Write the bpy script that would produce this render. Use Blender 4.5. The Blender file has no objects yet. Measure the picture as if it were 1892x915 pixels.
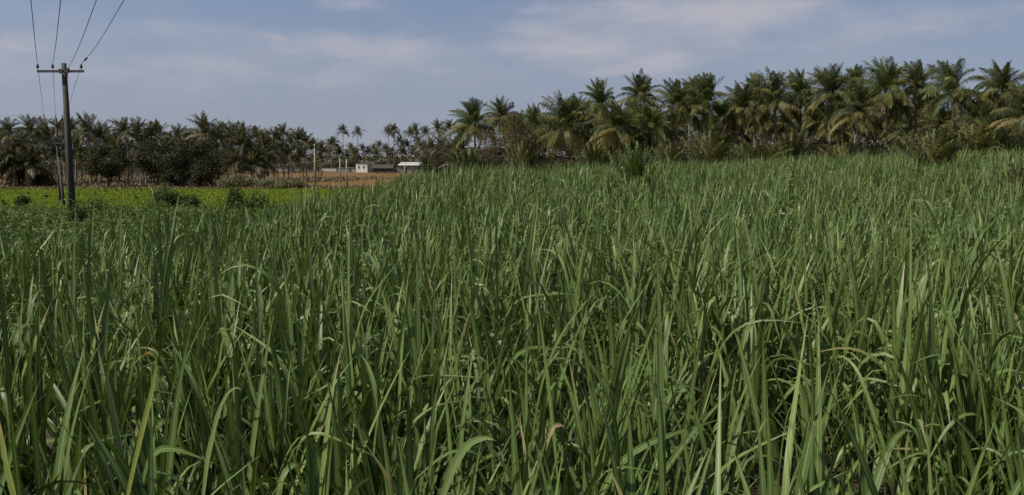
import bpy, math, random
import numpy as np
R = math.radians
C = bpy.context.scene.collection
scene = bpy.context.scene
rng = np.random.default_rng(11)
random.seed(5)

# ------------------------------------------------------------------ camera
CAMZ, FPX, HORIZ = 3.4, 1485.0, 300.0
PITCH = math.atan((457.5 - HORIZ) / FPX)
cam = bpy.data.objects.new('camera', bpy.data.cameras.new('camera'))
C.objects.link(cam)
cam.location = (0, 0, CAMZ)
cam.rotation_euler = (R(90) - PITCH, 0, 0)
cam.data.sensor_width = 36
cam.data.lens = 36 * FPX / 1892
cam.data.clip_start, cam.data.clip_end = 0.05, 6000
scene.camera = cam
CP, SP = math.cos(PITCH), math.sin(PITCH)

def direction(px, py):
    a, b = (px - 946) / FPX, (457.5 - py) / FPX
    return np.array([a, CP + b * SP, -SP + b * CP])

def at(px, py, D):
    """where the photograph's pixel lies at ground distance D"""
    d = direction(px, py)
    k = D / d[1]
    return np.array([d[0] * k, D, CAMZ + d[2] * k])

def sstep(a, b, v):
    t = np.clip((np.asarray(v, float) - a) / (b - a), 0, 1)
    return t * t * (3 - 2 * t)

def ground_z(x, y):
    x = np.asarray(x, float); y = np.asarray(y, float)
    hump = 0.90 * sstep(-14, -2, x) * sstep(18, 60, y)
    right = 0.036 * np.clip(x - 2, 0, 90) * sstep(4, 55, y)
    return hump + right

# ------------------------------------------------------------------ materials
def new_mat(name):
    m = bpy.data.materials.new(name)
    m.use_nodes = True
    nt = m.node_tree
    for n in list(nt.nodes):
        nt.nodes.remove(n)
    return m, nt

def nd(nt, kind, **kw):
    n = nt.nodes.new(kind)
    for k, v in kw.items():
        if k.startswith('i_'):
            key = k[2:]
            n.inputs[int(key) if key.isdigit() else key.replace('_', ' ')].default_value = v
        else:
            setattr(n, k, v)
    return n

def math_node(nt, op, a, b=None, clamp=False):
    n = nt.nodes.new('ShaderNodeMath'); n.operation = op; n.use_clamp = clamp
    for i, v in enumerate((a, b)):
        if v is None: continue
        if hasattr(v, 'links'): nt.links.new(v, n.inputs[i])
        else: n.inputs[i].default_value = v
    return n.outputs[0]

def mix_col(nt, fac, a, b, mode='MIX'):
    n = nt.nodes.new('ShaderNodeMix'); n.data_type = 'RGBA'; n.blend_type = mode
    for sock, v in ((n.inputs[0], fac), (n.inputs[6], a), (n.inputs[7], b)):
        if hasattr(v, 'links'): nt.links.new(v, sock)
        elif isinstance(v, tuple): sock.default_value = (*v, 1) if len(v) == 3 else v
        else: sock.default_value = v
    return n.outputs[2]

def ramp(nt, fac, stops):
    n = nt.nodes.new('ShaderNodeValToRGB')
    nt.links.new(fac, n.inputs[0])
    cr = n.color_ramp
    while len(cr.elements) < len(stops): cr.elements.new(0.5)
    for e, (p, c) in zip(cr.elements, stops):
        e.position = p; e.color = (*c, 1) if len(c) == 3 else c
    return n.outputs[0]

def leaf_material(name, stops, rib=None, rib_w=0.12, trans=0.3, rough=0.42, spec=0.4, tip=None, patch=None, vein=False):
    """leaf blade; attribute «leaf» = (across, along, random of this blade)"""
    m, nt = new_mat(name); L = nt.links.new
    at_ = nd(nt, 'ShaderNodeAttribute', attribute_name='leaf')
    sx = nt.nodes.new('ShaderNodeSeparateXYZ'); L(at_.outputs['Vector'], sx.inputs[0])
    u, t, r = sx.outputs
    col = ramp(nt, r, stops)
    if patch:
        geo = nt.nodes.new('ShaderNodeNewGeometry')
        nz = nd(nt, 'ShaderNodeTexNoise', i_Scale=patch[0], i_Detail=2.0)
        L(geo.outputs['Position'], nz.inputs['Vector'])
        f = math_node(nt, 'MULTIPLY', math_node(nt, 'SUBTRACT', nz.outputs[0], 0.45, True), 3.0, True)
        col = mix_col(nt, math_node(nt, 'MULTIPLY', f, patch[1]), col, patch[2])
    if vein:
        w = math_node(nt, 'SINE', math_node(nt, 'MULTIPLY', u, 70.0))
        f = math_node(nt, 'MULTIPLY', math_node(nt, 'ADD', w, 1.0), 0.13)
        col = mix_col(nt, f, col, (0.15, 0.19, 0.06))
    if rib:
        d = math_node(nt, 'ABSOLUTE', math_node(nt, 'SUBTRACT', u, 0.5))
        f = math_node(nt, 'LESS_THAN', d, rib_w * 0.5)
        col = mix_col(nt, math_node(nt, 'MULTIPLY', f, 0.75), col, rib)
    if tip:
        f = math_node(nt, 'MULTIPLY', math_node(nt, 'SUBTRACT', t, tip[0], True), tip[1], True)
        f = math_node(nt, 'MULTIPLY', f, math_node(nt, 'GREATER_THAN', r, tip[3]))
        col = mix_col(nt, f, col, tip[2])
    bs = nd(nt, 'ShaderNodeBsdfPrincipled', i_Roughness=rough)
    bs.inputs['Specular IOR Level'].default_value = spec
    L(col, bs.inputs['Base Color'])
    tr = nt.nodes.new('ShaderNodeBsdfTranslucent')
    L(mix_col(nt, 1.0, col, (1.25, 1.2, 0.6), 'MULTIPLY'), tr.inputs[0])
    ms = nd(nt, 'ShaderNodeMixShader', i_0=trans)
    L(bs.outputs[0], ms.inputs[1]); L(tr.outputs[0], ms.inputs[2])
    out = nt.nodes.new('ShaderNodeOutputMaterial'); L(ms.outputs[0], out.inputs[0])
    return m

def solid_material(name, a, b, scale=(1, 1, 1), nscale=4.0, rough=0.9, bump=0.0, detail=5.0, metal=0.0, lo=0.35, hi=0.65, obj=True):
    m, nt = new_mat(name); L = nt.links.new
    tc = nt.nodes.new('ShaderNodeTexCoord')
    mp = nt.nodes.new('ShaderNodeMapping'); mp.inputs['Scale'].default_value = scale
    L(tc.outputs['Object'], mp.inputs[0])
    nz = nd(nt, 'ShaderNodeTexNoise', i_Scale=nscale, i_Detail=detail, i_Roughness=0.65)
    L(mp.outputs[0], nz.inputs['Vector'])
    col = ramp(nt, nz.outputs[0], [(lo, a), (hi, b)])
    bs = nd(nt, 'ShaderNodeBsdfPrincipled', i_Roughness=rough, i_Metallic=metal)
    bs.inputs['Specular IOR Level'].default_value = 0.25
    L(col, bs.inputs['Base Color'])
    if bump:
        bp = nd(nt, 'ShaderNodeBump', i_Strength=bump, i_Distance=0.05)
        L(nz.outputs[0], bp.inputs['Height']); L(bp.outputs[0], bs.inputs['Normal'])
    out = nt.nodes.new('ShaderNodeOutputMaterial'); L(bs.outputs[0], out.inputs[0])
    return m

M = {}
M['cane'] = leaf_material('cane_leaf', [(0.0, (0.029, 0.054, 0.010)), (0.35, (0.050, 0.090, 0.017)), (0.65, (0.081, 0.130, 0.029)), (0.92, (0.145, 0.192, 0.058)),
                                        (0.97, (0.17, 0.18, 0.04)), (1.0, (0.22, 0.165, 0.08))],
                          rib=(0.19, 0.24, 0.11), rib_w=0.13, trans=0.17, rough=0.46, spec=0.24, tip=(0.74, 4.0, (0.22, 0.18, 0.09), 0.74),
                          patch=(0.09, 0.45, (0.082, 0.112, 0.018)), vein=True)
M['cane_yellow'] = leaf_material('cane_leaf_yellowing', [(0, (0.13, 0.16, 0.025)), (1, (0.14, 0.165, 0.028))], rib=(0.22, 0.23, 0.09), vein=True, rough=0.5,
                                 tip=(0.55, 3.5, (0.26, 0.17, 0.08), -1))
M['cane_dry'] = leaf_material('cane_leaf_dry', [(0, (0.22, 0.175, 0.09)), (1, (0.15, 0.10, 0.055))], rib=(0.20, 0.16, 0.09), rough=0.7, trans=0.2, patch=(35.0, 0.8, (0.09, 0.05, 0.03)))
M['cane_pale'] = leaf_material('cane_leaf_pale', [(0, (0.12, 0.17, 0.06)), (1, (0.13, 0.19, 0.06))], rib=(0.2, 0.25, 0.12), rough=0.4, vein=True)
M['palm'] = leaf_material('palm_leaf', [(0, (0.026, 0.036, 0.012)), (0.35, (0.050, 0.060, 0.019)), (0.7, (0.112, 0.114, 0.036)), (1, (0.20, 0.175, 0.060))], trans=0.26, rough=0.5, spec=0.18)
M['palm_bright'] = leaf_material('palm_leaf_bright', [(0, (0.036, 0.054, 0.012)), (0.45, (0.080, 0.102, 0.024)), (1, (0.17, 0.18, 0.046))], trans=0.34, rough=0.48, spec=0.2)
M['palm_young'] = leaf_material('palm_leaf_young', [(0, (0.042, 0.075, 0.010)), (0.7, (0.075, 0.118, 0.016)), (1, (0.14, 0.17, 0.03))], trans=0.32, rough=0.42)
M['palm_old'] = leaf_material('palm_leaf_old', [(0, (0.052, 0.058, 0.020)), (0.5, (0.145, 0.134, 0.040)), (1, (0.24, 0.19, 0.078))], trans=0.34, rough=0.6, spec=0.15)
M['palm_dry'] = leaf_material('palm_leaf_dry', [(0, (0.10, 0.082, 0.048)), (1, (0.18, 0.150, 0.095))], trans=0.15, rough=0.7)
M['palm_far'] = leaf_material('palm_leaf_distant', [(0, (0.034, 0.040, 0.012)), (0.6, (0.060, 0.060, 0.018)), (1, (0.145, 0.120, 0.046))], trans=0.25, rough=0.55, spec=0.15)
M['dark_leaf'] = leaf_material('dark_leaf', [(0, (0.026, 0.030, 0.015)), (1, (0.048, 0.050, 0.023))], trans=0.15, rough=0.7, spec=0.12)
M['brown_leaf'] = leaf_material('brown_leaf', [(0, (0.070, 0.062, 0.028)), (1, (0.115, 0.095, 0.045))], trans=0.2, rough=0.65, spec=0.15)
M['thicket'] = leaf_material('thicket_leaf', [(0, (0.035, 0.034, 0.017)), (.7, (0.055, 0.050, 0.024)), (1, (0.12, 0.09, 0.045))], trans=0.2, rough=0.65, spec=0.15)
M['bush_leaf'] = leaf_material('bush_leaf', [(0, (0.036, 0.064, 0.016)), (0.8, (0.062, 0.102, 0.022)), (1, (0.10, 0.14, 0.035))], trans=0.28, rough=0.6, spec=0.2)
M['pale_leaf'] = leaf_material('pale_leaf', [(0, (0.090, 0.098, 0.038)), (1, (0.165, 0.155, 0.075))], trans=0.2, rough=0.6)
M['creeper'] = leaf_material('creeper_leaf', [(0, (0.045, 0.080, 0.018)), (0.8, (0.078, 0.122, 0.030)), (0.95, (0.11, 0.125, 0.045)), (1, (0.14, 0.11, 0.06))], trans=0.25, rough=0.65, spec=0.15)
M['seedling'] = leaf_material('field_leaf', [(0, (0.078, 0.138, 0.010)), (0.6, (0.125, 0.180, 0.018)), (1, (0.19, 0.21, 0.03))], trans=0.3, rough=0.7, spec=0.06, patch=(0.12, 0.45, (0.15, 0.15, 0.03)))
M['dry_grass'] = leaf_material('dry_grass', [(0, (0.10, 0.075, 0.042)), (0.7, (0.15, 0.110, 0.062)), (1, (0.21, 0.165, 0.095))], trans=0.15, rough=0.8)
M['soil'] = solid_material('soil', (0.020, 0.016, 0.010), (0.060, 0.046, 0.028), nscale=2.5, rough=0.95, bump=0.4, detail=8)
M['trunk'] = solid_material('palm_trunk', (0.085, 0.070, 0.052), (0.21, 0.18, 0.145), scale=(1, 1, 5), nscale=5, rough=0.9, bump=0.4)
M['bark'] = solid_material('bark', (0.05, 0.04, 0.03), (0.12, 0.10, 0.08), scale=(3, 3, 1), nscale=4, bump=0.4)
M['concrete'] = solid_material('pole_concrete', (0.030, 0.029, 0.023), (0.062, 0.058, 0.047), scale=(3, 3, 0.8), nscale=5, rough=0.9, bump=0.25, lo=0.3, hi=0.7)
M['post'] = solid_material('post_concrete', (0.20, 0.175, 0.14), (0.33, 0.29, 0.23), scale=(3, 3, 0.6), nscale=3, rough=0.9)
M['steel'] = solid_material('rusted_steel', (0.030, 0.030, 0.030), (0.060, 0.055, 0.05), nscale=8, rough=0.6)
M['porcelain'] = solid_material('insulator_glaze', (0.022, 0.018, 0.016), (0.04, 0.03, 0.026), nscale=6, rough=0.25)
M['wire'] = solid_material('wire_aluminium', (0.10, 0.10, 0.105), (0.16, 0.16, 0.165), nscale=3, rough=0.5)
M['lime'] = solid_material('limewashed_wall', (0.27, 0.255, 0.230), (0.43, 0.41, 0.375), scale=(1, 1, .5), nscale=1.5, rough=0.9, lo=0.3, hi=0.6)
M['greywall'] = solid_material('grey_wall', (0.14, 0.13, 0.112), (0.24, 0.225, 0.20), scale=(1, 1, .5), nscale=1.2, rough=0.9)
M['void'] = solid_material('window_shutter', (0.02, 0.02, 0.02), (0.045, 0.04, 0.035), nscale=6, rough=0.6)
M['sheet'] = solid_material('roof_sheet', (0.24, 0.235, 0.225), (0.55, 0.54, 0.51), scale=(1, 6, 1), nscale=1.2, rough=0.45)
M['thatch'] = solid_material('thatch', (0.028, 0.024, 0.020), (0.07, 0.058, 0.046), scale=(6, 1, 1), nscale=2, rough=1.0, bump=0.5)
M['stone'] = solid_material('pale_stone', (0.22, 0.20, 0.18), (0.45, 0.42, 0.39), nscale=3, rough=0.9, bump=0.4)
M['nut'] = solid_material('coconut_husk', (0.10, 0.11, 0.02), (0.19, 0.15, 0.04), nscale=4, rough=0.5)
M['petiole'] = leaf_material('petiole', [(0, (0.10, 0.10, 0.035)), (1, (0.16, 0.14, 0.06))], trans=0.0, rough=0.5)

def furrow_material():
    m, nt = new_mat('ploughed_soil'); L = nt.links.new
    geo = nt.nodes.new('ShaderNodeNewGeometry')
    mp = nt.nodes.new('ShaderNodeMapping'); mp.inputs['Scale'].default_value = (0.03, 0.22, 0)
    L(geo.outputs['Position'], mp.inputs[0])
    nz = nd(nt, 'ShaderNodeTexNoise', i_Scale=1.0, i_Detail=6.0, i_Roughness=0.7); L(mp.outputs[0], nz.inputs['Vector'])
    n2 = nd(nt, 'ShaderNodeTexNoise', i_Scale=0.9, i_Detail=6.0, i_Roughness=0.8); L(geo.outputs['Position'], n2.inputs['Vector'])
    col = ramp(nt, nz.outputs[0], [(0.36, (0.050, 0.032, 0.011)), (0.43, (0.112, 0.066, 0.025)), (0.58, (0.132, 0.078, 0.030)), (0.66, (0.18, 0.130, 0.046))])
    f = math_node(nt, 'MULTIPLY', math_node(nt, 'SUBTRACT', n2.outputs[0], 0.52, True), 4.0, True)
    col = mix_col(nt, math_node(nt, 'MULTIPLY', f, 0.6), col, (0.13, 0.10, 0.035))
    bs = nd(nt, 'ShaderNodeBsdfPrincipled', i_Roughness=0.95); bs.inputs['Specular IOR Level'].default_value = 0.05; L(col, bs.inputs['Base Color'])
    bp = nd(nt, 'ShaderNodeBump', i_Strength=0.6, i_Distance=0.1); L(n2.outputs[0], bp.inputs['Height']); L(bp.outputs[0], bs.inputs['Normal'])
    out = nt.nodes.new('ShaderNodeOutputMaterial'); L(bs.outputs[0], out.inputs[0])
    return m
M['furrow'] = furrow_material()
M['turf'] = solid_material('field_turf', (0.050, 0.072, 0.008), (0.095, 0.11, 0.016), nscale=0.5, rough=0.95, detail=8)

# ------------------------------------------------------------------ mesh helpers
class Geo:
    def __init__(self): self.v, self.f, self.a, self.n = [], [], [], 0
    def add(self, v, f, a=None):
        v = np.asarray(v, float).reshape(-1, 3); f = np.asarray(f, int).reshape(-1, 4)
        self.v.append(v); self.f.append(f + self.n)
        self.a.append(np.zeros_like(v) if a is None else np.asarray(a, float).reshape(-1, 3))
        self.n += len(v)
    def mesh(self, name, mat, smooth=True):
        v = np.concatenate(self.v); f = np.concatenate(self.f); a = np.concatenate(self.a)
        tri = f[:, 2] == f[:, 3]                       # a repeated last index marks a triangle
        cnt = np.where(tri, 3, 4)
        start = np.concatenate([[0], np.cumsum(cnt)[:-1]])
        mask = np.ones(f.shape, bool); mask[tri, 3] = False
        loops = f[mask]
        me = bpy.data.meshes.new(name)
        me.vertices.add(len(v)); me.vertices.foreach_set('co', v.astype(np.float32).ravel())
        me.loops.add(len(loops)); me.loops.foreach_set('vertex_index', loops.astype(np.int32))
        me.polygons.add(len(f)); me.polygons.foreach_set('loop_start', start.astype(np.int32))
        me.polygons.foreach_set('use_smooth', np.full(len(f), smooth))
        at_ = me.attributes.new('leaf', 'FLOAT_VECTOR', 'POINT')
        at_.data.foreach_set('vector', a.astype(np.float32).ravel())
        me.update(calc_edges=True)
        me.materials.append(mat)
        return me
    def build(self, name, mat, parent=None, smooth=True):
        return link(name, self.mesh(name, mat, smooth), parent)

def link(name, me, parent=None, loc=None):
    o = bpy.data.objects.new(name, me); C.objects.link(o)
    if parent is not None: o.parent = parent
    if loc is not None: o.location = loc
    return o

def tag(o, label=None, cat=None, group=None, kind=None):
    for k, v in (('label', label), ('category', cat), ('group', group), ('kind', kind)):
        if v: o[k] = v
    return o

def thing(name, label, cat, loc, group=None, rz=0.0):
    o = bpy.data.objects.new(name, None); C.objects.link(o)
    o.location = tuple(float(c) for c in loc); o.rotation_euler = (0, 0, rz)
    o.empty_display_size = 0.2
    return tag(o, label, cat, group)

def box(g, c, s, rot=0.0):
    x, y, z = np.array(s) / 2
    v = np.array([[-x, -y, -z], [x, -y, -z], [x, y, -z], [-x, y, -z], [-x, -y, z], [x, -y, z], [x, y, z], [-x, y, z]])
    cr, sr = math.cos(rot), math.sin(rot)
    v = v @ np.array([[cr, sr, 0], [-sr, cr, 0], [0, 0, 1]]) + np.array(c)
    g.add(v, [[0, 3, 2, 1], [4, 5, 6, 7], [0, 1, 5, 4], [1, 2, 6, 5], [2, 3, 7, 6], [3, 0, 4, 7]])

def tube(g, pts, rad, n=8, rnd=0.5):
    pts = np.asarray(pts, float); m = len(pts)
    rad = np.full(m, rad) if np.isscalar(rad) else np.asarray(rad, float)
    tan = np.gradient(pts, axis=0); tan /= np.linalg.norm(tan, axis=1)[:, None] + 1e-9
    ref = np.array([0, 0, 1.0]) if abs(tan[0, 2]) < 0.9 else np.array([1.0, 0, 0])
    s = np.cross(tan, ref); s /= np.linalg.norm(s, axis=1)[:, None] + 1e-9
    u = np.cross(s, tan)
    ang = np.linspace(0, 2 * math.pi, n, endpoint=False)
    ring = pts[:, None] + rad[:, None, None] * (np.cos(ang)[None, :, None] * s[:, None] + np.sin(ang)[None, :, None] * u[:, None])
    i = np.arange(m - 1)[:, None] * n; j = np.arange(n)[None]; k = (j + 1) % n
    f = np.stack([i + j, i + k, i + n + k, i + n + j], -1).reshape(-1, 4)
    v = ring.reshape(-1, 3)
    v = np.concatenate([v, pts[[0, -1]]])
    cap = [[k2, j2, m * n, m * n] for j2, k2 in zip(range(n), [*range(1, n), 0])] + [[(m - 1) * n + j2, (m - 1) * n + k2, m * n + 1, m * n + 1] for j2, k2 in zip(range(n), [*range(1, n), 0])]
    a = np.zeros((len(v), 3)); a[:, 2] = rnd
    g.add(v, np.concatenate([f, cap]), a)

def lathe(g, prof, base=(0, 0, 0), n=12):
    prof = np.asarray(prof, float)
    tubepts = np.zeros((len(prof), 3)); tubepts[:, 2] = prof[:, 1]
    ang = np.linspace(0, 2 * math.pi, n, endpoint=False)
    v = np.stack([prof[:, 0][:, None] * np.cos(ang), prof[:, 0][:, None] * np.sin(ang), np.repeat(prof[:, 1][:, None], n, 1)], -1).reshape(-1, 3) + np.array(base)
    m = len(prof); i = np.arange(m - 1)[:, None] * n; j = np.arange(n)[None]; k = (j + 1) % n
    g.add(v, np.stack([i + j, i + k, i + n + k, i + n + j], -1).reshape(-1, 4))

def leaves(g, pos, size, aspect=0.55, up=0.3, r=None):
    """loose leaf faces: one kite of four points each"""
    n = len(pos)
    d = r.normal(size=(n, 3)); d[:, 2] *= 0.6; d /= np.linalg.norm(d, axis=1)[:, None]
    nn = r.normal(size=(n, 3)) + np.array([0, 0, up * 3]); s = np.cross(d, nn); s /= np.linalg.norm(s, axis=1)[:, None] + 1e-9
    sz = size * r.uniform(0.6, 1.35, (n, 1))
    v = np.stack([pos - d * sz * .5, pos + s * sz * aspect * .5, pos + d * sz * .5, pos - s * sz * aspect * .5], 1)
    a = np.zeros((n, 4, 3)); a[:, :, 0] = [.5, 1, .5, 0]; a[:, :, 1] = [0, .5, 1, .5]; a[:, :, 2] = r.uniform(0, 1, (n, 1))
    g.add(v, np.arange(n * 4).reshape(n, 4), a)

def blades(g, base, az, tilt, length, bend, bend_at, sharp, width, twist, rnd, S, cols, fold=0.25):
    """vectorised grass blades: arching strips that widen, then taper to a point"""
    n = len(base)
    s = np.linspace(0, 1, S + 1)[None]
    smooth = 1 / (1 + np.exp(-(s - bend_at[:, None]) * sharp[:, None])) - 1 / (1 + np.exp(bend_at[:, None] * sharp[:, None]))
    th = np.clip(tilt[:, None] + bend[:, None] * smooth + 0.10 * s, -0.3, 2.95)
    step = length[:, None] / S
    tm = (th[:, 1:] + th[:, :-1]) / 2
    hx = np.concatenate([np.zeros((n, 1)), np.cumsum(np.sin(tm) * step, 1)], 1)
    hz = np.concatenate([np.zeros((n, 1)), np.cumsum(np.cos(tm) * step, 1)], 1)
    ca, sa = np.cos(az)[:, None], np.sin(az)[:, None]
    p = np.stack([base[:, 0:1] + hx * ca, base[:, 1:2] + hx * sa, base[:, 2:3] + hz], -1)
    side0 = np.stack([-sa + 0 * s, ca + 0 * s, 0 * s + 0 * ca], -1)
    nor0 = np.stack([-np.cos(th) * ca, -np.cos(th) * sa, np.sin(th)], -1)
    tw = twist[:, None] * s
    side = side0 * np.cos(tw)[..., None] + nor0 * np.sin(tw)[..., None]
    nor = nor0 * np.cos(tw)[..., None] - side0 * np.sin(tw)[..., None]
    w = np.minimum(0.45 + 2.2 * s, 1.0) * np.clip(1 - np.clip((s - 0.45) / 0.55, 0, 1) ** 1.6, 0.02, 1)
    w = w * width[:, None] * 0.5
    us = np.linspace(-1, 1, cols)
    v = p[:, :, None] + side[:, :, None] * (us[None, None, :, None] * w[:, :, None, None]) + nor[:, :, None] * (np.abs(us)[None, None, :, None] * w[:, :, None, None] * fold)
    a = np.zeros(v.shape); a[..., 0] = (us / 2 + .5)[None, None]; a[..., 1] = s[..., None]; a[..., 2] = rnd[:, None, None]
    per = (S + 1) * cols
    i = np.arange(S)[:, None] * cols; j = np.arange(cols - 1)[None]
    f = np.stack([i + j, i + j + 1, i + cols + j + 1, i + cols + j], -1).reshape(-1, 4)
    f = (f[None] + (np.arange(n) * per)[:, None, None]).reshape(-1, 4)
    g.add(v.reshape(-1, 3), f, a.reshape(-1, 3))

def inside(poly, x, y):
    poly = np.asarray(poly, float); res = np.zeros(len(x), bool); j = len(poly) - 1
    for i in range(len(poly)):
        xi, yi = poly[i]; xj, yj = poly[j]
        cond = ((yi > y) != (yj > y)) & (x < (xj - xi) * (y - yi) / (yj - yi + 1e-12) + xi)
        res ^= cond; j = i
    return res

def lump(x, y, k, seed=0):
    """smooth wandering values in about -1..1"""
    q = np.zeros_like(np.asarray(x, float))
    r = np.random.default_rng(seed)
    for i in range(7):
        a, f, p = r.uniform(0, 6.28), k * r.uniform(.5, 2.0), r.uniform(0, 6.28)
        q += np.sin((np.cos(a) * x + np.sin(a) * y) * f + p)
    return q / 4

# ------------------------------------------------------------------ ground and fields
def axis(lo, hi, fine_lo, fine_hi, step, coarse):
    return np.unique(np.concatenate([np.arange(lo, fine_lo, coarse), np.arange(fine_lo, fine_hi, step), np.arange(fine_hi, hi + 1, coarse)]))
xs, ys = axis(-1800, 1800, -90, 110, 2.5, 60), axis(-300, 2400, -10, 170, 2.5, 60)
X, Y = np.meshgrid(xs, ys)
Z = ground_z(X, Y)
g = Geo()
nx = len(xs); i = np.arange(len(ys) - 1)[:, None] * nx; j = np.arange(nx - 1)[None]
g.add(np.stack([X, Y, Z], -1), np.stack([i + j, i + j + 1, i + nx + j + 1, i + nx + j], -1))
tag(g.build('ground', M['soil']), kind='structure')

def sheet(name, poly, z, mat):
    g = bpy.data.meshes.new(name)
    g.from_pydata([(x, y, z) for x, y in poly], [], [list(range(len(poly)))])
    g.materials.append(mat)
    return tag(link(name, g), kind='structure')
sheet('ploughed_field', [(-120, 103), (-9.5, 103), (-9.5, 300), (-120, 300)], 0.02, M['furrow'])
sheet('green_field', [(-90, 57), (-9.5, 50), (-9.5, 101), (-30, 104), (-90, 100)], 0.02, M['turf'])

# ------------------------------------------------------------------ sugarcane: one crop nobody could count
CANE = [(-16, 15.0), (-12.0, 16.4), (-9.4, 18.2), (-8.0, 24), (-7.3, 42), (-8.2, 58), (-7.6, 71), (12, 73), (30, 71), (48, 69), (75, 66), (75, 20), (20, 1.0), (3, 0.9), (-3, 0.9), (-12, 1.2), (-16, 5)]
def cane_zone(g, d0, d1, shoots, per, S, cols, wmul, hmul=1.0, seed=0):
    r = np.random.default_rng(seed)
    w1 = 0.80 * d1 + 4
    n = int((d1 - d0) * 2 * w1 * shoots)
    x = r.uniform(-w1, w1, n); y = r.uniform(d0, d1, n)
    keep = (np.abs(x) < 0.80 * y + 3.5) & inside(CANE, x, y)
    x, y = x[keep], y[keep]
    gap = lump(x, y, 1.3, 3) * 1.2
    keep = r.uniform(0, 1, len(x)) < np.clip(0.66 + 0.55 * gap, 0.12, 1)
    x, y = x[keep], y[keep]
    z = ground_z(x, y)
    n = len(x)
    h = (1.0 + 0.09 * lump(x, y, 0.35, 9) + 0.07 * lump(x, y, 1.7, 19)) * np.clip(r.normal(1, 0.13, n), .65, 1.32) * hmul
    k = per
    idx = np.repeat(np.arange(n), k)
    lv = np.tile(np.arange(k), n) / (k - 1)                       # 0 outer old leaf .. 1 innermost young leaf
    sa = r.uniform(0, 6.283, n)[idx]
    az = sa + np.where(np.tile(np.arange(k), n) % 2, 0, math.pi) + r.normal(0, .55, n * k)
    lean_a = r.uniform(0, 6.283, n); lean = np.abs(r.normal(0, .17, n))
    z0 = (0.22 + 0.62 * lv ** 0.9) * h[idx]
    bx = x[idx] + np.cos(lean_a)[idx] * lean[idx] * z0 + r.normal(0, .02, n * k)
    by = y[idx] + np.sin(lean_a)[idx] * lean[idx] * z0 + r.normal(0, .02, n * k)
    L = h[idx] * (1.28 - 0.16 * np.abs(lv - .55)) * r.uniform(.80, 1.14, n * k)
    tilt = np.abs(0.50 * (1 - lv) ** 1.2 + 0.05 + r.normal(0, .13, n * k))
    hard = r.uniform(0, 1, n * k) < ((0.60 - 0.30 * lv) if d0 < 5 else (0.66 - 0.26 * lv) if d0 < 12 else (0.74 - 0.26 * lv))
    bend = np.where(hard, r.uniform(1.3, 2.7, n * k), r.uniform(0.02, 0.55, n * k))
    bat = np.where(hard, r.uniform(.45, .85, n * k), r.uniform(.6, .95, n * k))
    sharp = np.where(hard, r.uniform(9, 32, n * k), 6.0)
    spike = (lv > .75) & (r.uniform(0, 1, n * k) < .22)
    L = np.where(spike, L * 1.22, L); bend = np.where(spike, bend * .35, bend)
    width = r.uniform(.030, .062, n * k) * wmul * np.where(spike, .8, 1)
    tw = r.normal(0, .8, n * k)
    rn = np.clip(r.beta(2.0, 2.4, n * k) * .93, 0, 1)
    old = (r.uniform(0, 1, n * k) < 0.07 * (1 - lv)); rn = np.where(old, r.uniform(.95, 1, n * k), rn)
    blades(g, np.stack([bx, by, z[idx] + z0], -1), az, tilt, L, bend, bat, sharp, width, tw, rn, S, cols)
    # leaf sheaths / young stems that carry the leaves
    m = n
    blades(g, np.stack([x, y, z], -1), lean_a, lean, h * 1.05, np.zeros(m), np.full(m, .5), np.full(m, 5.0), r.uniform(.03, .045, m) * wmul, r.normal(0, 1.2, m), r.uniform(.3, .9, m), max(2, S // 3), cols, 0.6)
g = Geo()
cane_zone(g, 1.0, 7, 15.5, 9, 18, 3, 1.0, seed=21)
cane_zone(g, 7, 16, 14.5, 8, 12, 3, 1.06, seed=22)
cane_zone(g, 16, 34, 13, 8, 9, 2, 1.08, seed=23)
cane_zone(g, 34, 75, 10, 7, 6, 2, 1.12, seed=24)
tag(g.build('sugarcane_crop', M['cane']), 'dense stand of tall green sugarcane filling the whole field', 'sugarcane', kind='stuff')

def traced_leaf(label, mat, pts, D, width, dD=0.0, group=None, rnd=0.5):
    """one leaf that stands out of the crop, laid along a curve with its own distance and bend"""
    P = [at(px, py, D + dD * q) for q, (px, py) in zip(np.linspace(0, 1, len(pts)), pts)]
    P = np.array(P); root = P[0].copy()
    t = np.linspace(0, len(P) - 1, 22); k = np.arange(len(P))
    cur = np.stack([np.interp(t, k, P[:, c]) for c in range(3)], -1)
    for _ in range(3): cur[1:-1] = (cur[:-2] + cur[1:-1] * 2 + cur[2:]) / 4
    tan = np.gradient(cur, axis=0); tan /= np.linalg.norm(tan, axis=1)[:, None]
    view = np.array([-.55, -.75, .35]); s = np.cross(tan, view); s /= np.linalg.norm(s, axis=1)[:, None]; nn = np.cross(s, tan)
    q = np.linspace(0, 1, 22)
    w = width * .5 * np.minimum(.6 + 2 * q, 1) * np.clip(1 - np.clip((q - .25) / .75, 0, 1) ** 1.3, .03, 1)
    fr = np.random.default_rng(int(abs(root[0]) * 1e4)); w2 = w * (1 + fr.normal(0, .10, 22)); w = w * (1 + fr.normal(0, .10, 22)); cur = cur + s * (np.cumsum(fr.normal(0, .0012, 22)))[:, None]
    v = np.stack([cur - s * w2[:, None] + nn * w[:, None] * .45, cur, cur + s * w[:, None] + nn * w[:, None] * .3], 1) - root
    a = np.zeros((22, 3, 3)); a[:, :, 0] = [0, .5, 1]; a[:, :, 1] = q[:, None]; a[..., 2] = rnd
    i = np.arange(21)[:, None] * 3; j = np.arange(2)[None]
    g = Geo(); g.add(v, np.stack([i + j, i + j + 1, i + 4 + j, i + 3 + j], -1), a)
    o = g.build('sugarcane_leaf', mat); o.location = root
    return tag(o, label, 'leaf', group)
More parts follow.
